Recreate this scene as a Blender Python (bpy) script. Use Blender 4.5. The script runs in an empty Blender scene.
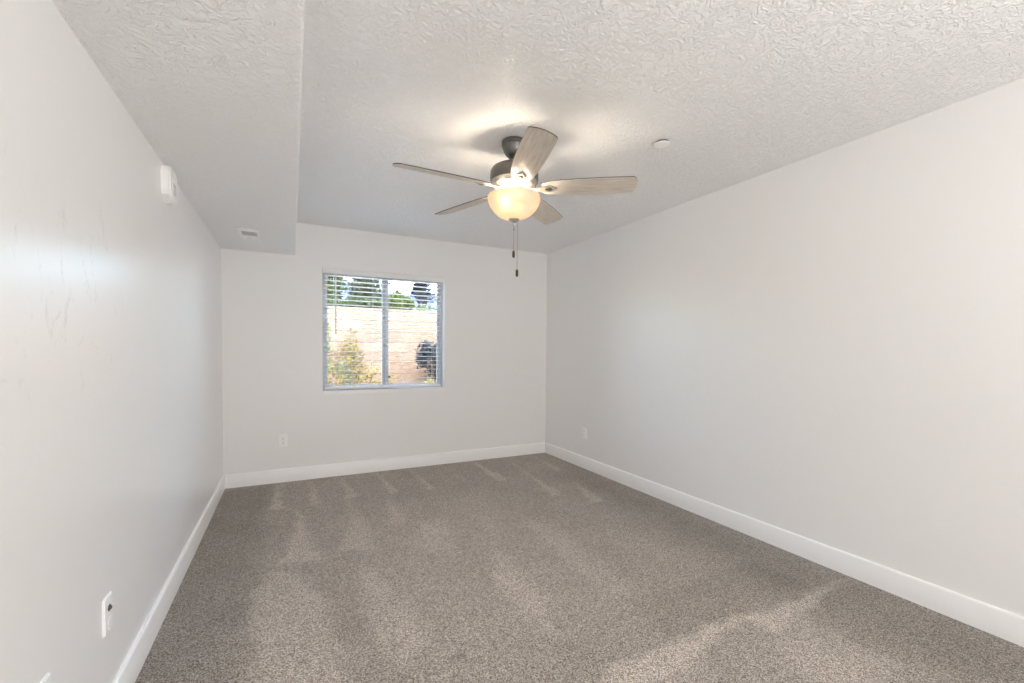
import bpy, bmesh, math, random
from mathutils import Vector, Matrix, noise
from math import pi, sin, cos, radians as R

random.seed(7)
SC = bpy.context.scene
C = SC.collection

# ------------------------------------------------------------------ camera
F_PX, YAW, PITCH, ROLL = 437.632, 0.4693, -0.0275, 0.0085
CAM = Vector((0.5371, -4.6162, 1.2509))
cd = bpy.data.cameras.new('camera'); cam = bpy.data.objects.new('camera', cd); C.objects.link(cam)
fw = Vector((sin(YAW) * cos(PITCH), cos(YAW) * cos(PITCH), sin(PITCH)))
rt = Vector((cos(YAW), -sin(YAW), 0)); up = rt.cross(fw)
r2 = rt * cos(ROLL) + up * sin(ROLL); u2 = -rt * sin(ROLL) + up * cos(ROLL)
cam.matrix_world = Matrix(((r2.x, u2.x, -fw.x, CAM.x), (r2.y, u2.y, -fw.y, CAM.y), (r2.z, u2.z, -fw.z, CAM.z), (0, 0, 0, 1)))
cd.sensor_width = 36; cd.lens = 36 * F_PX / 1024; cd.shift_y = 21.48 / 1024
cd.clip_start = 0.02; cd.clip_end = 300
SC.camera = cam

# ------------------------------------------------------------------ view, sky, sun, added fill lights
SC.view_settings.view_transform = 'Standard'; SC.view_settings.look = 'None'
SC.view_settings.gamma = 1; SC.view_settings.use_curve_mapping = False
SC.view_settings.exposure = 1.57
SC.cycles.max_bounces = 24; SC.cycles.diffuse_bounces = 14; SC.cycles.glossy_bounces = 6
SC.cycles.transmission_bounces = 10; SC.cycles.transparent_max_bounces = 16
SC.cycles.use_denoising = True; SC.cycles.sample_clamp_indirect = 4.0
SC.cycles.caustics_reflective = False; SC.cycles.caustics_refractive = False
try: SC.cycles.denoiser = 'OPENIMAGEDENOISE'
except Exception: pass

w = bpy.data.worlds.new('world'); SC.world = w; w.use_nodes = True
wn = w.node_tree; bg = wn.nodes['Background']
sky = wn.nodes.new('ShaderNodeTexSky'); sky.sky_type = 'NISHITA'; sky.sun_disc = False
sky.sun_elevation = R(42); sky.sun_rotation = R(200); sky.air_density = 1.0; sky.dust_density = 1.5
# thin white cloud over the blue
wt = wn.nodes.new('ShaderNodeTexCoord'); cn = wn.nodes.new('ShaderNodeTexNoise'); cn.inputs['Scale'].default_value = 3.0; cn.inputs['Detail'].default_value = 6.0
cc = wn.nodes.new('ShaderNodeMapRange'); cc.inputs[1].default_value = 0.40; cc.inputs[2].default_value = 0.62; cc.inputs[4].default_value = 0.9
cm = wn.nodes.new('ShaderNodeMix'); cm.data_type = 'RGBA'; cm.inputs[7].default_value = (0.40, 0.395, 0.385, 1)
wn.links.new(wt.outputs['Generated'], cn.inputs['Vector']); wn.links.new(cn.outputs['Fac'], cc.inputs[0]); wn.links.new(cc.outputs[0], cm.inputs[0])
wn.links.new(sky.outputs[0], cm.inputs[6]); wn.links.new(cm.outputs[2], bg.inputs[0]); bg.inputs[1].default_value = 1.9

def light(name, kind, loc, energy, col=(1, 1, 1), size=None, rot=None, size_y=None, radius=None):
    l = bpy.data.lights.new(name, kind); l.energy = energy; l.color = col
    o = bpy.data.objects.new(name, l); C.objects.link(o); o.location = loc
    if size: l.shape = 'RECTANGLE' if size_y else 'DISK'; l.size = size
    if size_y: l.size_y = size_y
    if radius is not None: l.shadow_soft_size = radius
    if rot: o.rotation_euler = rot
    return o
sun = light('sun', 'SUN', (0, -10, 12), 2.9, (1.0, 0.86, 0.86)); sun.data.angle = R(0.6)
sun.rotation_euler = Vector((0.32, 0.52, -0.85)).to_track_quat('-Z', 'Y').to_euler()
HALL_FILL_W = 22.5
BULB_E = 92.0
# added fill light beyond the wide opening behind the camera, shining in through it
hall_fill = light('hall_fill_light', 'AREA', (1.72, -7.55, 1.15), HALL_FILL_W, (1.0, 0.99, 0.975), size=2.6, size_y=1.9, rot=(R(93), 0, 0))
# added fill light in the rear of the room, aimed up at the ceiling
rear_fill = light('rear_fill', 'AREA', (1.75, -6.3, 0.9), 16.5, (1.0, 0.985, 0.965), size=1.8, rot=(R(180), 0, 0))
# added fill light set in the side opening, brightening the left wall
side = light('side_fill_light', 'AREA', (4.15, -5.75, 1.15), 25.0, (1.0, 0.985, 0.965), size=1.7, size_y=2.0, rot=Vector((-0.9, 0.40, 0.12)).to_track_quat('-Z', 'Y').to_euler())

# ------------------------------------------------------------------ room numbers (metres; x right, y into the photo, z up)
W, H = 3.3486, 2.44
FRONT = -7.0
SZ = 2.1316            # underside of the soffit
BH, BT = 0.125, 0.014  # baseboard
WX0, WX1, WZ0, WZ1 = 0.818, 2.046, 0.808, 2.040   # window opening
T = 0.115

# ------------------------------------------------------------------ helpers
def srgb(r, g, b):
    f = lambda c: (c / 255 / 12.92) if c / 255 <= 0.04045 else ((c / 255 + 0.055) / 1.055) ** 2.4
    return (f(r), f(g), f(b), 1)

def mat(name, col=(0.8, 0.8, 0.8, 1), rough=0.6, metal=0.0, spec=0.5):
    m = bpy.data.materials.new(name); m.use_nodes = True
    b = m.node_tree.nodes['Principled BSDF']
    b.inputs['Base Color'].default_value = col; b.inputs['Roughness'].default_value = rough
    b.inputs['Metallic'].default_value = metal; b.inputs['Specular IOR Level'].default_value = spec
    return m
def N(m, t, **kw):
    n = m.node_tree.nodes.new(t)
    for k, v in kw.items():
        if k in n.inputs.keys(): n.inputs[k].default_value = v
        else: setattr(n, k, v)
    return n
def L(m, a, b): m.node_tree.links.new(a, b)
def BS(m): return m.node_tree.nodes['Principled BSDF']
def ramp(m, stops, fac):
    n = N(m, 'ShaderNodeValToRGB'); e = n.color_ramp.elements
    e[1].position = stops[-1][0]; e[1].color = stops[-1][1]
    e[0].position = stops[0][0]; e[0].color = stops[0][1]
    for p, c in stops[1:-1]:
        x = e.new(p); x.color = c
    L(m, fac, n.inputs['Fac']); return n
def coords(m, scale=None):
    tc = N(m, 'ShaderNodeTexCoord')
    if scale is None: return tc.outputs['Object']
    mp = N(m, 'ShaderNodeMapping'); mp.inputs['Scale'].default_value = scale
    L(m, tc.outputs['Object'], mp.inputs['Vector']); return mp.outputs['Vector']
def bump(m, height, strength, dist, prev=None):
    b = N(m, 'ShaderNodeBump'); b.inputs['Strength'].default_value = strength; b.inputs['Distance'].default_value = dist
    L(m, height, b.inputs['Height'])
    if prev: L(m, prev, b.inputs['Normal'])
    return b.outputs['Normal']

def link_mesh(name, bm, m=None, parent=None, smooth=False, loc=None, rot=None, auto=None):
    me = bpy.data.meshes.new(name)
    bmesh.ops.recalc_face_normals(bm, faces=bm.faces)
    bm.to_mesh(me); bm.free()
    if m: me.materials.append(m)
    if smooth or auto:
        for p in me.polygons: p.use_smooth = True
    if auto:
        try: me.set_sharp_from_angle(angle=R(auto))
        except Exception: pass
    o = bpy.data.objects.new(name, me); C.objects.link(o)
    if parent: o.parent = parent
    if loc: o.location = loc
    if rot: o.rotation_euler = rot
    return o
def box(bm, x0, x1, y0, y1, z0, z1, M=None):
    vs = [bm.verts.new((x, y, z)) for x in (x0, x1) for y in (y0, y1) for z in (z0, z1)]
    for f in ((0, 1, 3, 2), (4, 6, 7, 5), (0, 4, 5, 1), (2, 3, 7, 6), (0, 2, 6, 4), (1, 5, 7, 3)):
        bm.faces.new([vs[i] for i in f])
    if M:
        for v in vs: v.co = M @ v.co
    return vs
def boxo(name, dims, m, parent=None, bev=0.0, seg=2):
    bm = bmesh.new(); box(bm, *dims)
    if bev: bmesh.ops.bevel(bm, geom=bm.edges[:], offset=bev, segments=seg, affect='EDGES', profile=0.5)
    return link_mesh(name, bm, m, parent, auto=35 if bev else None)
def lathe(bm, prof, seg=48, cx=0, cy=0, cap=True):
    rings = []
    for r, z in prof:
        if r < 1e-6: rings.append([bm.verts.new((cx, cy, z))])
        else: rings.append([bm.verts.new((cx + r * cos(2 * pi * i / seg), cy + r * sin(2 * pi * i / seg), z)) for i in range(seg)])
    for a, b in zip(rings, rings[1:]):
        for i in range(seg):
            j = (i + 1) % seg
            if len(a) == 1 and len(b) == 1: break
            if len(a) == 1: bm.faces.new((a[0], b[i], b[j]))
            elif len(b) == 1: bm.faces.new((a[i], a[j], b[0]))
            else: bm.faces.new((a[i], a[j], b[j], b[i]))
    if cap:
        for rg in (rings[0], rings[-1]):
            if len(rg) > 1: bm.faces.new(rg)
def tube(bm, pts, rad, seg=8):
    rings = []
    pts = [Vector(p) for p in pts]
    for i, p in enumerate(pts):
        d = (pts[min(i + 1, len(pts) - 1)] - pts[max(i - 1, 0)]).normalized()
        a = d.orthogonal().normalized() if i == 0 else (rings[-1][1] - rings[-1][1].dot(d) * d).normalized()
        b = d.cross(a); r = rad[i] if isinstance(rad, (list, tuple)) else rad
        rings.append(([bm.verts.new(p + (a * cos(2 * pi * k / seg) + b * sin(2 * pi * k / seg)) * r) for k in range(seg)], a))
    for (A, _), (B, _) in zip(rings, rings[1:]):
        for k in range(seg): bm.faces.new((A[k], A[(k + 1) % seg], B[(k + 1) % seg], B[k]))
    bm.faces.new(rings[0][0]); bm.faces.new(rings[-1][0])
def prism(bm, outline, z0, z1, M=None):
    a = [bm.verts.new((x, y, z0)) for x, y in outline]; b = [bm.verts.new((x, y, z1)) for x, y in outline]
    bm.faces.new(a); bm.faces.new(b); n = len(a)
    for i in range(n): bm.faces.new((a[i], a[(i + 1) % n], b[(i + 1) % n], b[i]))
    if M:
        for v in a + b: v.co = M @ v.co
def struct(o): o['kind'] = 'structure'; return o
def tag(o, label, cat, group=None, kind=None):
    o['label'] = label; o['category'] = cat
    if group: o['group'] = group
    if kind: o['kind'] = kind
    return o
def empty(name, loc, rot=(0, 0, 0)):
    o = bpy.data.objects.new(name, None); C.objects.link(o); o.location = loc; o.rotation_euler = rot
    o.empty_display_size = 0.1; return o
def plabel(o, s): o['label'] = s; return o

# ------------------------------------------------------------------ materials of the room
def wall_mat(name, col, marks=False):
    m = mat(name, col, 0.36, 0, 1.0 if marks else 0.5)
    c = coords(m)
    n1 = N(m, 'ShaderNodeTexNoise', Scale=9.0, Detail=3.0); L(m, c, n1.inputs['Vector'])
    n2 = N(m, 'ShaderNodeTexNoise', Scale=120.0, Detail=2.0); L(m, c, n2.inputs['Vector'])
    nb = bump(m, n1.outputs['Fac'], 0.25, 0.006); nb = bump(m, n2.outputs['Fac'], 0.12, 0.001, nb)
    L(m, nb, BS(m).inputs['Normal'])
    BS(m).inputs['Roughness'].default_value = 0.30 if marks else 0.38
    if marks:   # faint rubbed scuffs at hand height
        n3 = N(m, 'ShaderNodeTexNoise', Scale=7.0, Detail=8.0, Roughness=0.8, Distortion=0.8); L(m, coords(m, (1, 2.2, 1)), n3.inputs['Vector'])
        k = ramp(m, [(0.57, (0, 0, 0, 1)), (0.68, (1, 1, 1, 1))], n3.outputs['Fac'])
        sx = N(m, 'ShaderNodeSeparateXYZ'); L(m, c, sx.inputs[0])
        a = N(m, 'ShaderNodeMapRange'); a.inputs[1].default_value = 1.0; a.inputs[2].default_value = 1.25; L(m, sx.outputs['Z'], a.inputs[0])
        b = N(m, 'ShaderNodeMapRange'); b.inputs[1].default_value = 1.75; b.inputs[2].default_value = 1.5; L(m, sx.outputs['Z'], b.inputs[0])
        d = N(m, 'ShaderNodeMapRange'); d.inputs[1].default_value = -2.3; d.inputs[2].default_value = -2.7; L(m, sx.outputs['Y'], d.inputs[0])
        p = k.outputs['Color']
        for q in (a, b, d):
            mm = N(m, 'ShaderNodeMath', operation='MULTIPLY'); L(m, p, mm.inputs[0]); L(m, q.outputs[0], mm.inputs[1]); p = mm.outputs[0]
        s = N(m, 'ShaderNodeMath', operation='MULTIPLY'); L(m, p, s.inputs[0]); s.inputs[1].default_value = 0.36
        mx = N(m, 'ShaderNodeMix', data_type='RGBA'); L(m, s.outputs[0], mx.inputs['Factor'])
        mx.inputs[6].default_value = col; mx.inputs[7].default_value = (0.35, 0.34, 0.32, 1)
        L(m, mx.outputs[2], BS(m).inputs['Base Color'])
    return m
M_WALL = wall_mat('wall_paint', (0.87, 0.866, 0.857, 1))
M_WALL_L = wall_mat('wall_paint_scuffed', (0.87, 0.866, 0.857, 1), True)
M_TRIM = mat('white_trim_paint', (0.91, 0.907, 0.90, 1), 0.3)
M_WHITE = mat('white_plastic', (0.93, 0.928, 0.92, 1), 0.3)
M_DARK = mat('dark_slot', (0.03, 0.03, 0.03, 1), 0.6)

m = M_CEIL = mat('textured_ceiling_paint', (0.92, 0.918, 0.912, 1), 0.33, 0, 0.8)
c = coords(m)
dn = N(m, 'ShaderNodeTexNoise', Scale=14.0, Detail=2.0); L(m, c, dn.inputs['Vector'])
va = N(m, 'ShaderNodeMix', data_type='VECTOR'); va.inputs['Factor'].default_value = 0.06
L(m, c, va.inputs[4]); L(m, dn.outputs['Color'], va.inputs[5])
n1 = N(m, 'ShaderNodeTexNoise', Scale=48.0, Detail=3.0, Roughness=0.6, Distortion=1.1); L(m, va.outputs[1], n1.inputs['Vector'])
k1 = ramp(m, [(0.40, (0, 0, 0, 1)), (0.52, (0.75, 0.75, 0.75, 1)), (0.62, (1, 1, 1, 1))], n1.outputs['Fac'])
n2 = N(m, 'ShaderNodeTexNoise', Scale=110.0, Detail=2.0); L(m, c, n2.inputs['Vector'])
nb = bump(m, k1.outputs['Color'], 0.85, 0.0044); nb = bump(m, n2.outputs['Fac'], 0.2, 0.0015, nb)
L(m, nb, BS(m).inputs['Normal'])

m = M_CARPET = mat('cut_pile_carpet', (0.3, 0.27, 0.24, 1), 0.95, 0, 0.15)
c = coords(m)
a1 = N(m, 'ShaderNodeTexNoise', Scale=240.0, Detail=2.0, Roughness=0.7); L(m, c, a1.inputs['Vector'])
a2 = N(m, 'ShaderNodeTexVoronoi', Scale=260.0); L(m, c, a2.inputs['Vector'])
a3 = N(m, 'ShaderNodeTexNoise', Scale=3.0, Detail=4.0, Roughness=0.6); L(m, c, a3.inputs['Vector'])
sp = N(m, 'ShaderNodeSeparateColor'); L(m, a2.outputs['Color'], sp.inputs[0])
mv = N(m, 'ShaderNodeMix', data_type='FLOAT'); mv.inputs['Factor'].default_value = 0.38; L(m, a1.outputs['Fac'], mv.inputs[2]); L(m, sp.outputs[0], mv.inputs[3])
cr = ramp(m, [(0.26, srgb(82, 73, 66)), (0.42, srgb(136, 126, 117)), (0.56, srgb(170, 161, 152)), (0.74, srgb(216, 207, 198))], mv.outputs[0])
at = N(m, 'ShaderNodeAttribute', attribute_name='pile_and_light')
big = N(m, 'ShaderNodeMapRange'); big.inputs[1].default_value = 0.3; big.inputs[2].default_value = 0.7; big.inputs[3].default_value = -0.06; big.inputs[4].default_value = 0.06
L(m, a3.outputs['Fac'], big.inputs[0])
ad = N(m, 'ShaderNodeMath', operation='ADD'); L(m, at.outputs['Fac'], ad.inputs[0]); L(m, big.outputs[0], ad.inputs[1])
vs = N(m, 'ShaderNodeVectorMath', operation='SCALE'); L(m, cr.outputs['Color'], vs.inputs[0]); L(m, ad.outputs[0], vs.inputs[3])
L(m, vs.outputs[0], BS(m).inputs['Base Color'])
nb = bump(m, a1.outputs['Fac'], 0.35, 0.002)
L(m, nb, BS(m).inputs['Normal'])
BS(m).inputs['Sheen Weight'].default_value = 0.15; BS(m).inputs['Sheen Roughness'].default_value = 0.5

# ------------------------------------------------------------------ floor (carpet with the brushed vacuum strokes and broad painted light)
def inside(px, py, poly):
    c = False; j = len(poly) - 1
    for i in range(len(poly)):
        xi, yi = poly[i]; xj, yj = poly[j]
        if (yi > py) != (yj > py) and px < (xj - xi) * (py - yi) / (yj - yi) + xi: c = not c
        j = i
    return c
def sdist(px, py, poly):
    d = 9.0
    for i in range(len(poly)):
        ax, ay = poly[i]; bx, by = poly[(i + 1) % len(poly)]
        vx, vy = bx - ax, by - ay; l = vx * vx + vy * vy or 1e-9
        t = max(0, min(1, ((px - ax) * vx + (py - ay) * vy) / l))
        d = min(d, math.hypot(px - ax - t * vx, py - ay - t * vy))
    return d if inside(px, py, poly) else -d
STROKES_AND_LIGHT = [  # (polygon on the floor, tone, softness)
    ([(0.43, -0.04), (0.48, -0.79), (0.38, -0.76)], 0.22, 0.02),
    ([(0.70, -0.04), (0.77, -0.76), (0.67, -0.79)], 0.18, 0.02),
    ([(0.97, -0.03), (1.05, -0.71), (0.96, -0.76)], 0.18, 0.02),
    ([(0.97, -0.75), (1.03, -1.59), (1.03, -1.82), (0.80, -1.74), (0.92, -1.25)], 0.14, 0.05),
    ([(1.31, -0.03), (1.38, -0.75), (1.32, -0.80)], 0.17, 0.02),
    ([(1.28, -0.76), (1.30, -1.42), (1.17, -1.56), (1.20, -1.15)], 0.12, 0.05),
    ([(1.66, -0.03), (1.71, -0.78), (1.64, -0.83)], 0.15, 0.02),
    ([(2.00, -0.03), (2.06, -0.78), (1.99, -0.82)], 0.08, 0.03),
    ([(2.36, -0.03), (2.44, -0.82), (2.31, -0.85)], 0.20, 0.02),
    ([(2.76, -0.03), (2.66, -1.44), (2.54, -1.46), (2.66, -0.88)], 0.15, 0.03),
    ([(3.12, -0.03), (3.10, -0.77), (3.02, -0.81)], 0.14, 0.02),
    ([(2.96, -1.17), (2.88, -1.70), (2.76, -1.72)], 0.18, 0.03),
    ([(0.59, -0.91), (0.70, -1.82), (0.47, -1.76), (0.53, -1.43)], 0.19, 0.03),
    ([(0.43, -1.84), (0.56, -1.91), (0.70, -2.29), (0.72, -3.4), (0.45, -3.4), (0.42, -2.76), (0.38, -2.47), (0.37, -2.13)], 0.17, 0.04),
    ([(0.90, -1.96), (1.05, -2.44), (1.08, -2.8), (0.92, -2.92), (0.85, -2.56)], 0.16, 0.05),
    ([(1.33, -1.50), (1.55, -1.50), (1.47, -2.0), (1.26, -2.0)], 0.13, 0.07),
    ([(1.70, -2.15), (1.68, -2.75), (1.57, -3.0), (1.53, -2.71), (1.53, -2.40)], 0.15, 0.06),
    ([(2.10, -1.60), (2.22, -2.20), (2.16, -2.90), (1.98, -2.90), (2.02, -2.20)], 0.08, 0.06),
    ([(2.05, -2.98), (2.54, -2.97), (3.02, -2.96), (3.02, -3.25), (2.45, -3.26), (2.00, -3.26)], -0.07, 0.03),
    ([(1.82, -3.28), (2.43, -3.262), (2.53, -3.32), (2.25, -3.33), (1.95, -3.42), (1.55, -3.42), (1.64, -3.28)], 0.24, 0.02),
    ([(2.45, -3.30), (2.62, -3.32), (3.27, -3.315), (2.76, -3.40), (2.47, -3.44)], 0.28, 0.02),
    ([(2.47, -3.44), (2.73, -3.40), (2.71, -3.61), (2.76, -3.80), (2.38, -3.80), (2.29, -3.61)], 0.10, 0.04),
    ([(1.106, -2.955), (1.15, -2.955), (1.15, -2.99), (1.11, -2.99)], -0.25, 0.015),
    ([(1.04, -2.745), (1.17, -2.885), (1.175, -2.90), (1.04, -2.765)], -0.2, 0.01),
    ([(-0.1, -0.05), (0.40, -0.05), (0.37, -1.5), (0.34, -4.2), (-0.1, -4.2)], -0.15, 0.10),  # broad darker band along the left wall
    ([(2.95, -1.0), (3.33, -0.6), (3.45, -4.6), (2.7, -4.6)], -0.19, 0.30),  # broad darker right side: light falloff painted in, partly pile direction
    ([(0.9, -1.2), (2.1, -1.0), (2.0, -2.9), (1.0, -3.1)], 0.08, 0.35),  # broad lighter centre: lamp light painted into the carpet tone
]
bm = bmesh.new(); NX, NY = 170, 310
gv = [[bm.verts.new((-0.01 + (W + 0.02) * i / NX, 0.01 + (FRONT - 0.01) * j / NY, 0)) for i in range(NX + 1)] for j in range(NY + 1)]
for j in range(NY):
    for i in range(NX): bm.faces.new((gv[j][i], gv[j + 1][i], gv[j + 1][i + 1], gv[j][i + 1]))
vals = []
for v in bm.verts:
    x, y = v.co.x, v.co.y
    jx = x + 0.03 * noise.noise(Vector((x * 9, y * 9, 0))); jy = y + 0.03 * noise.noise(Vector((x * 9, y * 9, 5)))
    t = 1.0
    for poly, a, s in STROKES_AND_LIGHT:
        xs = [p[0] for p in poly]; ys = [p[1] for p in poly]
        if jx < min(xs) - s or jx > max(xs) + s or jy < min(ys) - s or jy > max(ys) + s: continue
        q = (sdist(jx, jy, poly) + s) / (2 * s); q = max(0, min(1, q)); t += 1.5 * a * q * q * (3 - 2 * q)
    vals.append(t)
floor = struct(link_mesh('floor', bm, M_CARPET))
att = floor.data.attributes.new('pile_and_light', 'FLOAT', 'POINT')
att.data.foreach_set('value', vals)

# ------------------------------------------------------------------ walls, ceiling, soffit, baseboards
struct(boxo('wall_left', (-T, 0, FRONT, T, -0.1, H + 0.1), M_WALL_L))
def ring_wall(name, X0, X1, Z0, Z1, x0, x1, z0, z1, y0, y1, m):
    bm = bmesh.new(); V = {}
    for y in (y0, y1):
        V[y] = [[bm.verts.new((a, y, b)) for a, b in ((X0, Z0), (X1, Z0), (X1, Z1), (X0, Z1))],
                [bm.verts.new((a, y, b)) for a, b in ((x0, z0), (x1, z0), (x1, z1), (x0, z1))]]
        O, I = V[y]
        for i in range(4): bm.faces.new((O[i], O[(i + 1) % 4], I[(i + 1) % 4], I[i]))
    for k in (0, 1):
        A, B = V[y0][k], V[y1][k]
        for i in range(4): bm.faces.new((A[i], A[(i + 1) % 4], B[(i + 1) % 4], B[i]))
    return struct(link_mesh(name, bm, m))
SY0, SY1 = -6.4, -4.9  # side opening behind the camera, added to let fill light in
wr = ring_wall('wall_right', FRONT, T, -0.1, H + 0.1, SY0, SY1, -0.02, 2.15, W, W + T, M_WALL)
for v in wr.data.vertices: v.co = (v.co.y, v.co.x, v.co.z)
wr.data.flip_normals()
ring_wall('wall_back', 0, W, -0.1, H + 0.1, WX0, WX1, WZ0, WZ1, 0, T, M_WALL)
DX0, DX1, DZ = 0.35, 3.1, 2.12  # wide rear opening, added for the fill light behind it
ring_wall('wall_front', -T, W + T, -0.1, H + 0.1, DX0, DX1, -0.02, DZ, FRONT - T, FRONT, M_WALL)
struct(boxo('ceiling', (-T, W + T, FRONT - T, T, H, H + 0.12), M_CEIL))
# dropped soffit along the left wall, bull-nosed lower corner
bm = bmesh.new()
XB, XF = 0.587, 0.562   # its side face drifts a little over the length of the room
rb = 0.012
prof = [(0, 0), (1, 0)]
def sof(y, X):
    pts = [(0.0, H), (0.0, SZ)] + [(X - rb + rb * sin(a), SZ + rb - rb * cos(a)) for a in [i * pi / 2 / 5 for i in range(6)]] + [(X, H)]
    return [bm.verts.new((x, y, z)) for x, z in pts]
A, B = sof(0, XB), sof(FRONT, XF); n = len(A)
for i in range(n): bm.faces.new((A[i], A[(i + 1) % n], B[(i + 1) % n], B[i]))
bm.faces.new(A); bm.faces.new(B)
struct(link_mesh('ceiling_soffit', bm, M_CEIL, auto=30))

def baseboard(name, p0, p1, nrm):
    bm = bmesh.new(); d = Vector(p1) - Vector(p0)
    prof = [(0, 0.0), (BT, 0.0), (BT, BH - 0.012), (BT - 0.003, BH - 0.005), (BT - 0.008, BH), (0, BH)]
    A = [bm.verts.new(Vector((p0[0] + nrm[0] * a, p0[1] + nrm[1] * a, z))) for a, z in prof]
    B = [bm.verts.new(Vector((p1[0] + nrm[0] * a, p1[1] + nrm[1] * a, z))) for a, z in prof]; n = len(A)
    for i in range(n): bm.faces.new((A[i], A[(i + 1) % n], B[(i + 1) % n], B[i]))
    bm.faces.new(A); bm.faces.new(B)
    return struct(link_mesh(name, bm, M_TRIM, auto=50))
baseboard('baseboard_left', (0, 0), (0, FRONT), (1, 0))
baseboard('baseboard_right', (W, 0), (W, SY1), (-1, 0))
baseboard('baseboard_back', (BT * .5, 0), (W - BT * .5, 0), (0, -1))
baseboard('baseboard_front', (BT * .5, FRONT), (DX0, FRONT), (0, 1))

# unseen shell added around the fill light beyond the wide opening
y1 = FRONT - T; y0 = y1 - 1.9
struct(boxo('floor_added_hall', (0.3, 4.4, y0, y1 + T, -0.08, 0.0), M_CARPET))
bm = bmesh.new()
vs_ = [(0.3, y1), (0.3, y0), (4.4, y0), (4.4, y1)]
a = [bm.verts.new((x, y, 0)) for x, y in vs_]; b = [bm.verts.new((x, y, H)) for x, y in vs_]
for i in range(3): bm.faces.new((a[i], a[i + 1], b[i + 1], b[i]))
bm.faces.new(b)
bmesh.ops.solidify(bm, geom=bm.faces[:], thickness=0.02)
struct(link_mesh('wall_added_hall', bm, M_WALL))
bm = bmesh.new(); x0 = W + T  # unseen alcove shell, added around the side fill light
vs_ = [(x0, -6.75), (x0 + 1.6, -6.75), (x0 + 1.6, -4.4), (x0, -4.4)]
a = [bm.verts.new((x, y, -0.02)) for x, y in vs_]; b = [bm.verts.new((x, y, H)) for x, y in vs_]
for i in range(3): bm.faces.new((a[i], a[i + 1], b[i + 1], b[i]))
bm.faces.new(b)
bmesh.ops.solidify(bm, geom=bm.faces[:], thickness=0.02)
struct(link_mesh('wall_added_alcove', bm, M_WALL))
struct(boxo('floor_added_alcove', (W + 0.01, x0 + 1.6, -6.75, -4.4, -0.08, 0.0), M_CARPET))

# ------------------------------------------------------------------ window: vinyl slider in a drywall return
M_VINYL = mat('grey_vinyl', (0.50, 0.50, 0.50, 1), 0.4)
M_GLASS = bpy.data.materials.new('window_glass'); M_GLASS.use_nodes = True
g = M_GLASS.node_tree; g.nodes.clear()
go = g.nodes.new('ShaderNodeOutputMaterial'); gm = g.nodes.new('ShaderNodeMixShader'); gf = g.nodes.new('ShaderNodeFresnel'); gf.inputs[0].default_value = 1.25
gt = g.nodes.new('ShaderNodeBsdfTransparent'); gt.inputs[0].default_value = (0.95, 0.97, 0.96, 1)
gg = g.nodes.new('ShaderNodeBsdfGlossy'); gg.inputs['Roughness'].default_value = 0.02
g.links.new(gf.outputs[0], gm.inputs[0]); g.links.new(gt.outputs[0], gm.inputs[1]); g.links.new(gg.outputs[0], gm.inputs[2]); g.links.new(gm.outputs[0], go.inputs[0])

win = struct(empty('window_1', ((WX0 + WX1) / 2, 0.09, WZ0 + 0.030)))
hw = (WX1 - WX0) / 2; hh = WZ1 - WZ0 - 0.030
def ring(bm, x0, x1, z0, z1, t, y0, y1):
    for a in ((x0, x1, z0, z0 + t), (x0, x1, z1 - t, z1), (x0, x0 + t, z0 + t, z1 - t), (x1 - t, x1, z0 + t, z1 - t)):
        box(bm, a[0], a[1], y0, y1, a[2], a[3])
bm = bmesh.new(); ring(bm, -hw, hw, 0.0, hh, 0.022, -0.012, 0.05)
struct(link_mesh('window_frame', bm, M_VINYL, win))
for k, (a, b, yy) in enumerate(((-hw + 0.016, 0.030, 0.0), (-0.030, hw - 0.016, 0.024))):
    bm = bmesh.new(); ring(bm, a, b, 0.016, hh - 0.016, 0.034, yy, yy + 0.02)
    s = struct(link_mesh('sash', bm, M_VINYL, win))
    bm = bmesh.new(); box(bm, a + 0.022, b - 0.022, yy + 0.008, yy + 0.012, 0.038, hh - 0.038)
    struct(link_mesh('pane', bm, M_GLASS, s))
for z in (0.13, hh - 0.09):
    bm = bmesh.new(); box(bm, 0.030, 0.048, -0.014, 0.0, z - 0.014, z + 0.014); bmesh.ops.bevel(bm, geom=bm.edges[:], offset=0.003, segments=2, affect='EDGES')
    plabel(link_mesh('sash_lock', bm, M_DARK, win), 'small black latch')
# sill board
bm = bmesh.new(); box(bm, WX0, WX1, -0.012, 0.088, WZ0 - 0.002, WZ0 + 0.040)
bmesh.ops.bevel(bm, geom=[e for e in bm.edges if abs(e.verts[0].co.y + 0.012) < 1e-4 and abs(e.verts[1].co.y + 0.012) < 1e-4], offset=0.005, segments=3, affect='EDGES')
struct(link_mesh('trim_1', bm, M_TRIM, auto=40))

# ------------------------------------------------------------------ blind
M_SLAT = mat('blind_slat_white', (0.86, 0.86, 0.85, 1), 0.4)
bl = tag(empty('window_blind', (1.423, 0.035, WZ1)), 'white two-inch horizontal slat blind hanging open inside the window recess', 'window blind')
bw = 0.585
bm = bmesh.new(); box(bm, -bw, bw, -0.022, 0.028, -0.040, -0.002)
bmesh.ops.bevel(bm, geom=bm.edges[:], offset=0.002, segments=1, affect='EDGES'); link_mesh('headrail', bm, M_SLAT, bl)
bm = bmesh.new(); box(bm, WX0 + 0.003 - 1.423, WX1 - 0.003 - 1.423, -0.030, -0.023, -0.048, -0.001)
bmesh.ops.bevel(bm, geom=bm.edges[:], offset=0.002, segments=2, affect='EDGES'); link_mesh('valance', bm, M_SLAT, bl, auto=40)
bm = bmesh.new(); NS = 24; zt, zb = -0.066, -(hh - 0.068)
tilt = R(-3)
for i in range(NS):
    z = zt + (zb - zt) * i / (NS - 1)
    box(bm, -bw, bw, -0.025, 0.025, -0.0014, 0.0014, Matrix.Translation((0, 0, z)) @ Matrix.Rotation(tilt, 4, 'X'))
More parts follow.
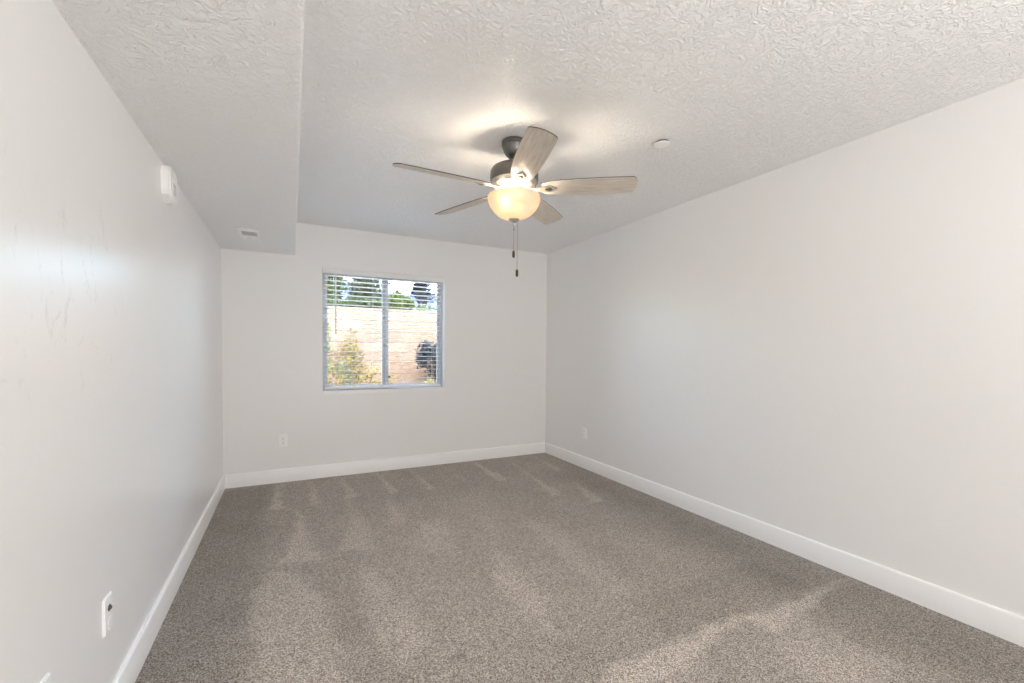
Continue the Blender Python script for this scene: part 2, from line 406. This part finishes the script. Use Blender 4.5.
link_mesh('slat_panel', bm, M_SLAT, bl)
bm = bmesh.new(); box(bm, -bw, bw, -0.025, 0.025, -(hh - 0.022), -(hh - 0.044))
bmesh.ops.bevel(bm, geom=bm.edges[:], offset=0.003, segments=2, affect='EDGES'); link_mesh('bottom_rail', bm, M_SLAT, bl, auto=40)
for cx in (-0.50, -0.13, 0.17, 0.50):
    bm = bmesh.new()
    for yy in (-0.027, 0.027): tube(bm, [(cx, yy, -0.04), (cx, yy, -(hh - 0.03))], 0.0009, 5)
    link_mesh('ladder_cord', bm, M_SLAT, bl)
bm = bmesh.new(); tube(bm, [(-0.485, -0.036, -0.06), (-0.485, -0.036, -0.64)], 0.0065, 8)
tube(bm, [(-0.485, -0.036, -0.035), (-0.485, -0.036, -0.062)], 0.0022, 6); link_mesh('tilt_wand', bm, M_SLAT, bl, smooth=True)

# ------------------------------------------------------------------ wall plates
def wall_plate(name, loc, rz, label, kind='duplex', group=None):
    """plate built in the x/z plane facing -y, then turned onto its wall"""
    t = tag(empty(name, loc, (0, 0, rz)), label, 'outlet' if kind == 'duplex' else 'wall plate', group)
    bm = bmesh.new(); box(bm, -0.036, 0.036, -0.006, 0.0, -0.060, 0.060)
    bmesh.ops.bevel(bm, geom=[e for e in bm.edges if not (abs(e.verts[0].co.y) < 1e-6 and abs(e.verts[1].co.y) < 1e-6)], offset=0.0035, segments=3, affect='EDGES')
    link_mesh('plate', bm, M_WHITE, t, auto=40)
    if kind == 'duplex':
        for s in (-1, 1):
            zc = s * 0.0195
            bm = bmesh.new(); o = [(0.0165 * (1 if abs(cos(a)) > .75 else abs(cos(a)) / .75) * (1 if cos(a) > 0 else -1), 0.0145 * sin(a)) for a in [i * 2 * pi / 20 + .01 for i in range(20)]]
            prism(bm, o, 0.0055, 0.0085, Matrix.Translation((0, 0, zc)) @ Matrix.Rotation(pi / 2, 4, 'X'))
            r_ = link_mesh('receptacle', bm, M_WHITE, t)
            bm = bmesh.new()
            for xx, hgt in ((-0.006, 0.008), (0.006, 0.0065)): box(bm, xx - 0.0011, xx + 0.0011, -0.0088, -0.0082, zc + 0.001, zc + 0.001 + hgt)
            lathe_pts = [(0.0026 * cos(a), zc - 0.0065 + 0.0026 * sin(a)) for a in [i * 2 * pi / 10 for i in range(10)]]
            prism(bm, [(x, z) for x, z in lathe_pts], 0.0082, 0.0088, Matrix.Rotation(pi / 2, 4, 'X'))
            plabel(link_mesh('slots', bm, M_DARK, r_), 'dark plug slots')
        bm = bmesh.new(); lathe(bm, [(0.003, 0), (0.003, 0.001), (0.0015, 0.0016), (0, 0.0016)], 12)
        link_mesh('screw', bm, M_WHITE, t, loc=(0, -0.006, 0), rot=(pi / 2, 0, 0))
    else:
        bm = bmesh.new(); lathe(bm, [(0.011, 0), (0.011, 0.003), (0.0065, 0.004), (0.0055, 0.007), (0.003, 0.007), (0.0028, 0.004), (0, 0.004)], 6)
        plabel(link_mesh('jack', bm, mat('jack_metal', (0.12, 0.11, 0.10, 1), 0.4, 0.6), t, loc=(0, -0.006, 0.020), rot=(pi / 2, 0, 0)), 'dark metal jack')
        bm = bmesh.new(); box(bm, -0.010, 0.010, -0.0075, -0.0055, -0.032, -0.014); bmesh.ops.bevel(bm, geom=bm.edges[:], offset=0.001, segments=1, affect='EDGES')
        link_mesh('port_cover', bm, M_WHITE, t)
        for z in (-0.048, 0.048):
            bm = bmesh.new(); lathe(bm, [(0.003, 0), (0.003, 0.001), (0.0015, 0.0016), (0, 0.0016)], 12)
            link_mesh('screw', bm, M_WHITE, t, loc=(0, -0.006, z), rot=(pi / 2, 0, 0))
    return t
wall_plate('wall_outlet', (0.475, 0, 0.391), 0, 'white duplex outlet on the back wall below and left of the window')
wall_plate('wall_outlet', (W, -0.805, 0.375), pi / 2 * 3, 'white duplex outlet low on the right wall near the far corner')
wall_plate('wall_plate', (0, -2.772, 0.383), pi / 2, 'white jack plate with a dark connector low on the left wall', 'jack')
wall_plate('wall_outlet', (0, -3.19, 0.388), pi / 2, 'white outlet plate on the left wall cut off by the bottom edge')

# ------------------------------------------------------------------ wall sensor near the soffit
t = tag(empty('wall_sensor', (0, -1.94, 1.952)), 'white elongated plastic sensor box high on the left wall under the soffit', 'sensor')
bm = bmesh.new()
o = [(-0.075, 0.035), (-0.03, 0.0), (0.03, 0.0), (0.075, 0.035), (0.075, 0.145), (0.05, 0.170), (-0.05, 0.170), (-0.075, 0.145)]
prism(bm, o, 0.0, 0.036, Matrix(((0, 0, 1, 0), (1, 0, 0, 0), (0, 1, 0, 0), (0, 0, 0, 1))))
bmesh.ops.bevel(bm, geom=[e for e in bm.edges if not (e.verts[0].co.x < 1e-6 and e.verts[1].co.x < 1e-6)], offset=0.008, segments=3, affect='EDGES')
link_mesh('housing', bm, M_WHITE, t, auto=40)
bm = bmesh.new(); box(bm, 0.034, 0.0385, -0.035, 0.035, 0.045, 0.10); bmesh.ops.bevel(bm, geom=bm.edges[:], offset=0.003, segments=2, affect='EDGES')
link_mesh('lens', bm, mat('frosted_lens', (0.82, 0.82, 0.80, 1), 0.25), t, auto=40)

# ------------------------------------------------------------------ soffit register
t = tag(empty('air_vent', (0.265, -0.645, SZ)), 'white louvred air register in the soffit near the window wall', 'vent')
bm = bmesh.new(); vx, vy = 0.070, 0.185; ix, iy = 0.050, 0.145
lev = [((vx, vy), 0.0), ((vx, vy), -0.004), ((vx - 0.01, vy - 0.012), -0.009), ((ix, iy), -0.009), ((ix, iy), 0.0)]
rings = [[bm.verts.new((sx_ * a, sy_ * b, z)) for sx_, sy_ in ((-1, -1), (1, -1), (1, 1), (-1, 1))] for (a, b), z in lev]
for A, B in zip(rings, rings[1:]):
    for i in range(4): bm.faces.new((A[i], A[(i + 1) % 4], B[(i + 1) % 4], B[i]))
link_mesh('frame', bm, M_WHITE, t, auto=30)
bm = bmesh.new(); box(bm, -ix, ix, -iy, iy, -0.0012, -0.0004); plabel(link_mesh('duct_opening', bm, mat('duct_grey', (0.10, 0.10, 0.10, 1), 0.7), t), 'dark gap behind the louvres')
bm = bmesh.new()
for i in range(17):
    y = -iy + 0.008 + i * (2 * iy - 0.016) / 16
    box(bm, -ix, ix, -0.006, 0.006, -0.0006, 0.0006, Matrix.Translation((0, y, -0.0052)) @ Matrix.Rotation(R(38 if y < 0 else -38), 4, 'X'))
box(bm, -0.002, 0.002, -iy, iy, -0.0105, -0.0085)
link_mesh('louvres', bm, M_WHITE, t)
boxo('damper_lever', (0.028, 0.034, 0.145, 0.165, -0.02, -0.006), M_WHITE, t)

# ------------------------------------------------------------------ concealed sprinkler cover
t = tag(empty('sprinkler_cover', (2.42, -2.757, H)), 'small round white sprinkler cover on the ceiling right of the fan', 'sprinkler cover')
bm = bmesh.new(); lathe(bm, [(0.036, 0), (0.034, -0.013)], 32); plabel(link_mesh('recess_cup', bm, mat('cup_grey', (0.15, 0.14, 0.13, 1), 0.6), t, auto=40), 'dark gap above the cap')
bm = bmesh.new(); lathe(bm, [(0.0, -0.012), (0.043, -0.012), (0.044, -0.014), (0.042, -0.017), (0.0, -0.018)], 40); link_mesh('cap', bm, M_WHITE, t, auto=40)

# ------------------------------------------------------------------ ceiling fan
FX, FY = 1.680, -2.370
fan = tag(empty('ceiling_fan', (FX, FY, H)), 'five-blade brushed nickel ceiling fan with a lit frosted glass bowl', 'ceiling fan')
M_NICK = mat('brushed_nickel', (0.19, 0.18, 0.165, 1), 0.38, 0.8)
nn = N(M_NICK, 'ShaderNodeTexNoise', Scale=30.0, Detail=3.0); L(M_NICK, coords(M_NICK, (1, 1, 12)), nn.inputs['Vector'])
rr = ramp(M_NICK, [(0.3, (0.28, 0.28, 0.28, 1)), (0.7, (0.46, 0.46, 0.46, 1))], nn.outputs['Fac']); L(M_NICK, rr.outputs['Color'], BS(M_NICK).inputs['Roughness'])
M_NICKL = mat('pale_nickel', (0.50, 0.47, 0.43, 1), 0.42, 0.7)
def z(v): return v - H
bm = bmesh.new(); lathe(bm, [(0.0, z(2.438)), (0.070, z(2.438)), (0.072, z(2.432)), (0.072, z(2.414)), (0.068, z(2.410)), (0.066, z(2.398)), (0.060, z(2.380)), (0.049, z(2.362)), (0.036, z(2.350)), (0.028, z(2.347)), (0, z(2.347))], 48)
link_mesh('canopy', bm, M_NICK, fan, auto=35)
bm = bmesh.new(); lathe(bm, [(0.018, z(2.345)), (0.018, z(2.32)), (0.030, z(2.315)), (0.032, z(2.300)), (0.0, z(2.298))], 32); link_mesh('downrod', bm, M_NICK, fan, auto=35)
bm = bmesh.new(); lathe(bm, [(0.0, z(2.306)), (0.060, z(2.305)), (0.105, z(2.296)), (0.126, z(2.284)), (0.135, z(2.268)), (0.137, z(2.25)), (0.137, z(2.222)), (0.134, z(2.210)), (0.0, z(2.210))], 64)
link_mesh('motor_housing', bm, M_NICK, fan, auto=35)
M_VENT = mat('vent_shadow_metal', (0.20, 0.18, 0.15, 1), 0.5, 0.3)
# vented flange under the motor
bm = bmesh.new(); lathe(bm, [(0.0, z(2.2095)), (0.130, z(2.2095)), (0.127, z(2.200)), (0.112, z(2.180)), (0.092, z(2.172)), (0.0, z(2.172))], 64); fl = link_mesh('motor_flange', bm, M_NICKL, fan, auto=35)
for i in range(10):
    a = 2 * pi * i / 10 + 0.2; bm = bmesh.new()
    Mx = Matrix.Translation((0.1200 * cos(a), 0.1200 * sin(a), z(2.1905))) @ Matrix.Rotation(a, 4, 'Z') @ Matrix.Rotation(R(50), 4, 'Y')
    prism(bm, [(0.007 * cos(q), 0.020 * sin(q)) for q in [k * pi / 8 for k in range(16)]], -0.003, 0.0012, Mx)
    plabel(link_mesh('vent_hole', bm, M_VENT, fl), 'darker oval vent hole')
bm = bmesh.new(); lathe(bm, [(0.058, z(2.174)), (0.058, z(2.130)), (0.050, z(2.118)), (0.020, z(2.112)), (0.0, z(2.112))], 40); link_mesh('switch_housing', bm, M_NICKL, fan, auto=35)
# light fitter plate, bowl, bulbs, finial
def glass_mat():
    m = bpy.data.materials.new('frosted_amber_glass'); m.use_nodes = True; nt = m.node_tree; nt.nodes.clear()
    o = nt.nodes.new('ShaderNodeOutputMaterial'); tr = nt.nodes.new('ShaderNodeBsdfTranslucent'); df = nt.nodes.new('ShaderNodeBsdfDiffuse'); gl = nt.nodes.new('ShaderNodeBsdfGlossy')
    tc = nt.nodes.new('ShaderNodeTexCoord'); no = nt.nodes.new('ShaderNodeTexNoise'); no.inputs['Scale'].default_value = 9; no.inputs['Detail'].default_value = 4; no.inputs['Distortion'].default_value = 1.5
    cr = nt.nodes.new('ShaderNodeValToRGB'); cr.color_ramp.elements[0].color = (0.84, 0.68, 0.54, 1); cr.color_ramp.elements[1].color = (0.94, 0.83, 0.71, 1)
    cr.color_ramp.elements[0].position = 0.35; cr.color_ramp.elements[1].position = 0.65
    nt.links.new(tc.outputs['Object'], no.inputs['Vector']); nt.links.new(no.outputs['Fac'], cr.inputs[0])
    nt.links.new(cr.outputs[0], tr.inputs[0]); df.inputs[0].default_value = (0.55, 0.48, 0.40, 1); gl.inputs['Roughness'].default_value = 0.25
    a = nt.nodes.new('ShaderNodeMixShader'); a.inputs[0].default_value = 0.70; b = nt.nodes.new('ShaderNodeMixShader'); b.inputs[0].default_value = 0.05
    nt.links.new(tr.outputs[0], a.inputs[1]); nt.links.new(df.outputs[0], a.inputs[2]); nt.links.new(a.outputs[0], b.inputs[1]); nt.links.new(gl.outputs[0], b.inputs[2]); nt.links.new(b.outputs[0], o.inputs[0])
    return m
bm = bmesh.new()
RB, ZR, ZBOT = 0.149, 2.124, 1.999
outer = []
for i in range(15):
    a = (pi / 2) * i / 14
    outer.append((RB * cos(a) ** 1.0 if i < 14 else 0.012, ZR - (ZR - ZBOT) * sin(a)))
inner = [(max(r - 0.004, 0.008), zz + 0.004) for r, zz in reversed(outer)]
prof = [(RB + 0.001, ZR + 0.004)] + outer + inner
lathe(bm, [(r, z(q)) for r, q in prof] , 64, cap=False)
# close the rim
link_mesh('glass_bowl', bm, glass_mat(), fan, smooth=True)
bm = bmesh.new(); lathe(bm, [(0.0, z(2.003)), (0.030, z(2.002)), (0.032, z(1.998)), (0.024, z(1.991)), (0.013, z(1.984)), (0.006, z(1.980)), (0.0068, z(1.974)), (0.004, z(1.969)), (0.0, z(1.968))], 32)
link_mesh('finial', bm, M_NICKL, fan, auto=40)
M_BULB = bpy.data.materials.new('lit_bulb'); M_BULB.use_nodes = True
BS(M_BULB).inputs['Emission Color'].default_value = (1.0, 0.86, 0.68, 1); BS(M_BULB).inputs['Emission Strength'].default_value = BULB_E
M_BULB2 = M_BULB.copy(); BS(M_BULB2).inputs['Emission Strength'].default_value = BULB_E
M_SOCK = mat('lamp_socket', (0.7, 0.68, 0.62, 1), 0.5)
for k, (ang, mb) in enumerate(((R(222), M_BULB), (R(62), M_BULB2))):
    d = Vector((cos(ang), sin(ang), 0)); p = d * 0.096 + Vector((0, 0, z(2.092)))
    bm = bmesh.new(); lathe(bm, [(0.0, 0.0), (0.013, 0.002), (0.016, 0.012), (0.024, 0.030), (0.025, 0.042), (0.018, 0.056), (0.0, 0.062)], 20)
    rot = Vector((d.x, d.y, -0.35)).to_track_quat('Z', 'Y').to_euler()
    link_mesh('bulb', bm, mb, fan, smooth=True, loc=p - d * 0.030, rot=rot)
    bm = bmesh.new(); tube(bm, [Vector((0, 0, z(2.135))) + d * 0.03, p - d * 0.028], 0.015, 14); link_mesh('bulb_socket', bm, M_SOCK, fan, auto=40)
# blades
m = M_BLADE = mat('greige_wood_blade', (0.5, 0.45, 0.38, 1), 0.42)
wv = N(m, 'ShaderNodeTexNoise', Scale=10.0, Detail=6.0, Roughness=0.65, Distortion=0.6); L(m, coords(m, (0.7, 9, 1)), wv.inputs['Vector'])
cr = ramp(m, [(0.30, srgb(186, 175, 160)), (0.5, srgb(203, 194, 181)), (0.70, srgb(220, 212, 200))], wv.outputs['Fac']); L(m, cr.outputs['Color'], BS(m).inputs['Base Color'])
M_BEDGE = mat('dark_blade_edge', srgb(78, 68, 60), 0.5)
def blade_outline():
    pts = [(0.160, 0.036), (0.172, 0.048), (0.20, 0.057), (0.25, 0.064), (0.32, 0.069), (0.42, 0.072), (0.52, 0.072), (0.62, 0.0695), (0.655, 0.068), (0.664, 0.064), (0.669, 0.057), (0.678, 0.035), (0.682, 0.015), (0.683, 0.0)]
    return pts + [(x, -y) for x, y in reversed(pts[:-1])]
BLZ = z(2.172)
first = None
for k in range(5):
    ang = R(-34.4 + 72 * k)
    if first is None:
        bm = bmesh.new(); prism(bm, blade_outline(), -0.0025, 0.0025)
        b0 = link_mesh('blade', bm, M_BLADE, fan)
        b0.data.materials.append(M_BEDGE)
        for p in b0.data.polygons:
            if abs(p.normal.z) < 0.5: p.material_index = 1
        # blade iron: arm + oval medallion below the blade, in the blade's own frame
        bm = bmesh.new()
        prism(bm, [(0.085, 0.022), (0.12, 0.012), (0.15, 0.013), (0.165, 0.024), (0.19, 0.030), (0.215, 0.026), (0.245, 0.0), (0.215, -0.026), (0.19, -0.030), (0.165, -0.024), (0.15, -0.013), (0.12, -0.012), (0.085, -0.022)], -0.0095, -0.003)
        bmesh.ops.bevel(bm, geom=[e for e in bm.edges if e.verts[0].co.z < -0.009 and e.verts[1].co.z < -0.009], offset=0.002, segments=2, affect='EDGES')
        i0 = link_mesh('blade_iron', bm, M_NICKL, b0, auto=40)
        bm = bmesh.new(); lathe(bm, [(0.0, -0.0094), (0.017, -0.0094), (0.015, -0.0125), (0.0, -0.014)], 24, cx=0.195)
        for v in bm.verts: v.co.x = 0.195 + (v.co.x - 0.195) * 1.35
        c0 = plabel(link_mesh('medallion', bm, M_NICK, i0, smooth=True), 'dark oval cap under the blade')
        blades = [(b0, i0, c0)]; first = b0
        tgt = b0
    else:
        b, i, c = [q.copy() for q in blades[0]]
        for q in (b, i, c): C.objects.link(q)
        b.parent = fan; i.parent = b; c.parent = i; tgt = b
    tgt.matrix_local = Matrix.Translation((0, 0, BLZ)) @ Matrix.Rotation(ang, 4, 'Z') @ Matrix.Rotation(R(-15), 4, 'X')
# pull chains
M_CHAIN = mat('chain_metal', (0.22, 0.20, 0.18, 1), 0.5, 0.5)
M_FOB = mat('dark_pull_fob', srgb(70, 58, 48), 0.45)
for dx, zb_, bead in ((0.0005, 1.825, True), (0.0205, 1.718, False)):
    x, y = dx * cos(0.469), -dx * sin(0.469)
    bm = bmesh.new(); tube(bm, [(x * 0.4, y * 0.4, z(2.0)), (x, y, z(1.985)), (x, y, z(zb_))], 0.0009, 6)
    q = z(1.965)
    while q > z(zb_):
        bmesh.ops.create_icosphere(bm, subdivisions=1, radius=0.0015, matrix=Matrix.Translation((x, y, q))); q -= 0.0065
    if bead: bmesh.ops.create_icosphere(bm, subdivisions=2, radius=0.004, matrix=Matrix.Translation((x, y, z(1.945))))
    ch = link_mesh('pull_chain', bm, M_CHAIN, fan)
    bm = bmesh.new(); lathe(bm, [(0.0, z(zb_ + 0.002)), (0.003, z(zb_)), (0.0075, z(zb_ - 0.006)), (0.008, z(zb_ - 0.032)), (0.005, z(zb_ - 0.041)), (0.0, z(zb_ - 0.043))], 16, cx=x, cy=y)
    plabel(link_mesh('pull_fob', bm, M_FOB, ch, smooth=True), 'dark turned pull knob')

# ------------------------------------------------------------------ outside
m = mat('dry_ground', srgb(190, 165, 120), 0.9)
gn = N(m, 'ShaderNodeTexNoise', Scale=6.0, Detail=6.0); L(m, coords(m), gn.inputs['Vector'])
cr = ramp(m, [(0.35, srgb(150, 130, 90)), (0.6, srgb(205, 185, 140)), (0.75, srgb(165, 165, 95))], gn.outputs['Fac']); L(m, cr.outputs['Color'], BS(m).inputs['Base Color'])
struct(boxo('ground', (-8, 12, T, 4.05, 0.0, 0.10), m))
struct(boxo('bounce_ground', (-6, 9, T, 2.75, 0.09, 0.13), mat('pale_bounce_slab', (0.80, 0.79, 0.76, 1), 0.8)))  # unseen pale slab, added to bounce sunlight up through the window
struct(boxo('ground_upper', (-12, 18, 4.25, 24, 1.2, 1.75), m))
m = mat('split_face_block', srgb(205, 185, 165), 0.9)
c = coords(m); mp = N(m, 'ShaderNodeMapping'); mp.inputs['Rotation'].default_value = (pi / 2, 0, 0); L(m, c, mp.inputs['Vector'])
br = N(m, 'ShaderNodeTexBrick', Scale=1.0); L(m, mp.outputs['Vector'], br.inputs['Vector'])
br.inputs['Brick Width'].default_value = 0.44; br.inputs['Row Height'].default_value = 0.2; br.inputs['Mortar Size'].default_value = 0.006
br.inputs['Color1'].default_value = srgb(97, 80, 65); br.inputs['Color2'].default_value = srgb(82, 67, 54); br.inputs['Mortar'].default_value = srgb(64, 52, 42)
bn = N(m, 'ShaderNodeTexNoise', Scale=14.0, Detail=7.0, Roughness=0.7); L(m, c, bn.inputs['Vector'])
mx = N(m, 'ShaderNodeMix', data_type='RGBA', blend_type='OVERLAY'); mx.inputs['Factor'].default_value = 0.8; L(m, br.outputs['Color'], mx.inputs[6]); L(m, bn.outputs['Fac'], mx.inputs[7])
L(m, mx.outputs[2], BS(m).inputs['Base Color'])
nb = bump(m, bn.outputs['Fac'], 0.8, 0.03); L(m, nb, BS(m).inputs['Normal'])
rw = boxo('retaining_wall', (-7, 11, 4.0, 4.3, 0.05, 2.04), m, bev=0.02)
tag(rw, 'sunlit tan block retaining wall across the yard outside the window', 'retaining wall')

def leaf_mat(name, c1, c2):
    m = mat(name, c1, 0.6, 0, 0.3); n = N(m, 'ShaderNodeTexNoise', Scale=7.0, Detail=3.0); L(m, coords(m), n.inputs['Vector'])
    r_ = ramp(m, [(0.35, c1), (0.65, c2)], n.outputs['Fac']); L(m, r_.outputs['Color'], BS(m).inputs['Base Color'])
    tr = N(m, 'ShaderNodeBsdfTranslucent'); L(m, r_.outputs['Color'], tr.inputs[0]); ms = N(m, 'ShaderNodeMixShader'); ms.inputs[0].default_value = 0.3
    o = m.node_tree.nodes['Material Output']; L(m, BS(m).outputs[0], ms.inputs[1]); L(m, tr.outputs[0], ms.inputs[2]); L(m, ms.outputs[0], o.inputs[0]); return m
M_BARK = mat('bark', srgb(64, 50, 40), 0.9)
def leaves(bm, cen, rad, n, sz, rnd, blobs=7, up=0.0):
    cs = [(Vector((rnd.gauss(0, .42), rnd.gauss(0, .42), rnd.gauss(0, .42))), rnd.uniform(.3, .55)) for _ in range(blobs)]
    for _ in range(n):
        c0, s = rnd.choice(cs); d = Vector((rnd.gauss(0, 1), rnd.gauss(0, 1), rnd.gauss(0, 1))).normalized() * s * rnd.uniform(.5, 1.0)
        p = Vector(((c0.x + d.x) * rad[0], (c0.y + d.y) * rad[1], (c0.z + d.z) * rad[2])) + Vector(cen)
        a = Vector((rnd.gauss(0, 1), rnd.gauss(0, 1), rnd.gauss(0, 1) + up)).normalized(); b = a.orthogonal().normalized()
        l = sz * rnd.uniform(.6, 1.3); wd = l * .33
        v = [bm.verts.new(p), bm.verts.new(p + a * l * .5 + b * wd), bm.verts.new(p + a * l), bm.verts.new(p + a * l * .5 - b * wd)]
        bm.faces.new(v)
def plant(name, label, cat, base, height, rad, n, sz, lm, seed, crown=0.6, group=None, stems=3, up=0.0, stem_r=0.03):
    rnd = random.Random(seed); t = tag(empty(name, base), label, cat, group)
    cz = height * crown
    bm = bmesh.new(); leaves(bm, (0, 0, cz), rad, n, sz, rnd, 14, up); link_mesh('foliage', bm, lm, t)
    bm = bmesh.new()
    for _ in range(stems):
        q = Vector((rnd.uniform(-.55, .55) * rad[0], rnd.uniform(-.5, .5) * rad[1], cz + rad[2] * rnd.uniform(0, .6)))
        tube(bm, [(rnd.uniform(-.02, .02), rnd.uniform(-.02, .02), -0.03), (q.x * .3 + rnd.uniform(-.03, .03), q.y * .3, q.z * .5), tuple(q)], [stem_r, stem_r * .7, stem_r * .3], 6)
    link_mesh('trunk' if cat == 'tree' else 'stems', bm, M_BARK, t, smooth=True)
    return t
G1 = leaf_mat('leaf_mid_green', srgb(42, 54, 28), srgb(72, 84, 42))
G2 = leaf_mat('leaf_yellow_green', srgb(74, 72, 22), srgb(108, 90, 32))
G3 = leaf_mat('leaf_blue_dark', srgb(18, 22, 26), srgb(32, 38, 42))
G4 = leaf_mat('leaf_grey_green', srgb(40, 48, 36), srgb(60, 70, 52))
G5 = leaf_mat('leaf_bright', srgb(50, 64, 24), srgb(78, 90, 36))
plant('leafy_shrub', 'tall sparse yellow-green shrub against the block wall, behind the left pane', 'shrub', (1.50, 3.70, 0.10), 1.75, (0.32, 0.16, 0.72), 520, 0.07, G2, 3, 0.55, stems=6, stem_r=0.012)
plant('weedy_shrub', 'low yellow weedy plant at the foot of the block wall', 'shrub', (1.75, 3.15, 0.10), 0.75, (0.40, 0.20, 0.30), 500, 0.06, G2, 5, 0.6, stems=5, stem_r=0.008)
plant('sapling', 'thin dark-stemmed sapling in front of the tall yellow-green shrub', 'shrub', (1.33, 2.9, 0.10), 1.05, (0.10, 0.10, 0.40), 160, 0.05, G1, 6, 0.6, stems=3, stem_r=0.014)
plant('green_shrub', 'bright green bush at the far left edge of the window', 'shrub', (1.02, 3.3, 0.10), 2.0, (0.13, 0.15, 0.80), 420, 0.07, G5, 8, 0.62, stems=5, stem_r=0.014)
plant('dark_conifer', 'dark blue-green bush low at the right side of the window', 'shrub', (2.98, 3.5, 0.10), 1.5, (0.36, 0.25, 0.55), 2200, 0.06, G3, 9, 0.58, stems=5, stem_r=0.014)
plant('weed_clump', 'small yellow weed clump at the foot of the dark bush', 'shrub', (2.85, 3.05, 0.10), 0.72, (0.32, 0.18, 0.16), 300, 0.05, G2, 12, 0.75, stems=5, stem_r=0.006)
for k, (x, y, h_, r_, lm, sd, lab) in enumerate((
        (1.15, 5.5, 1.6, (0.62, 0.3, 0.62), G1, 21, 'green tree above the wall at the left end of the window'),
        (2.10, 6.2, 2.0, (0.62, 0.3, 0.80), G4, 22, 'grey-green tree above the wall in the middle of the left pane'),
        (2.62, 5.3, 0.9, (0.30, 0.25, 0.30), G5, 23, 'low bright green tree above the wall beside the centre mullion'))):
    plant('leafy_tree', lab, 'tree', (x, y, 1.75), h_, r_, 4500, 0.09, lm, sd, 0.55, stems=4, stem_r=0.05)
plant('hedge_bush', 'mottled green hedge along the wall top behind the left pane', 'shrub', (1.75, 4.75, 1.75), 0.55, (0.75, 0.2, 0.22), 3200, 0.07, G1, 33, 0.7, stems=5, stem_r=0.01)
plant('dark_tree', 'dark sparse tree against the sky at the right end of the window', 'tree', (3.45, 6.0, 1.75), 1.5, (0.30, 0.3, 0.36), 1800, 0.08, G3, 30, 0.65, stems=5, stem_r=0.04)
plant('hedge_bush', 'low yellowish hedge along the wall top under the sky', 'shrub', (3.35, 4.8, 1.75), 0.40, (0.50, 0.20, 0.17), 1800, 0.06, G5, 31, 0.5, stems=4, stem_r=0.01)
# distant ridge
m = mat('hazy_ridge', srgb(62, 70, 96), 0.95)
rnd = random.Random(2); bm = bmesh.new(); hs = []
for i in range(41):
    x = -60 + 4 * i; hs.append((x, 14.0 - x * 0.03 + 2.2 * noise.noise(Vector((x * .06, 1, 0))) + noise.noise(Vector((x * .3, 3, 0)))))
fr = [bm.verts.new((x, 75, -2)) for x, h_ in hs]; tp = [bm.verts.new((x, 100, h_ + 2)) for x, h_ in hs]; bk = [bm.verts.new((x, 125, -2)) for x, h_ in hs]
for i in range(40):
    bm.faces.new((fr[i], fr[i + 1], tp[i + 1], tp[i])); bm.faces.new((tp[i], tp[i + 1], bk[i + 1], bk[i]))
struct(link_mesh('distant_ridge', bm, m, smooth=True))
struct(boxo('far_ground', (-80, 100, 24, 130, -2.0, -1.0), bpy.data.materials['dry_ground']))
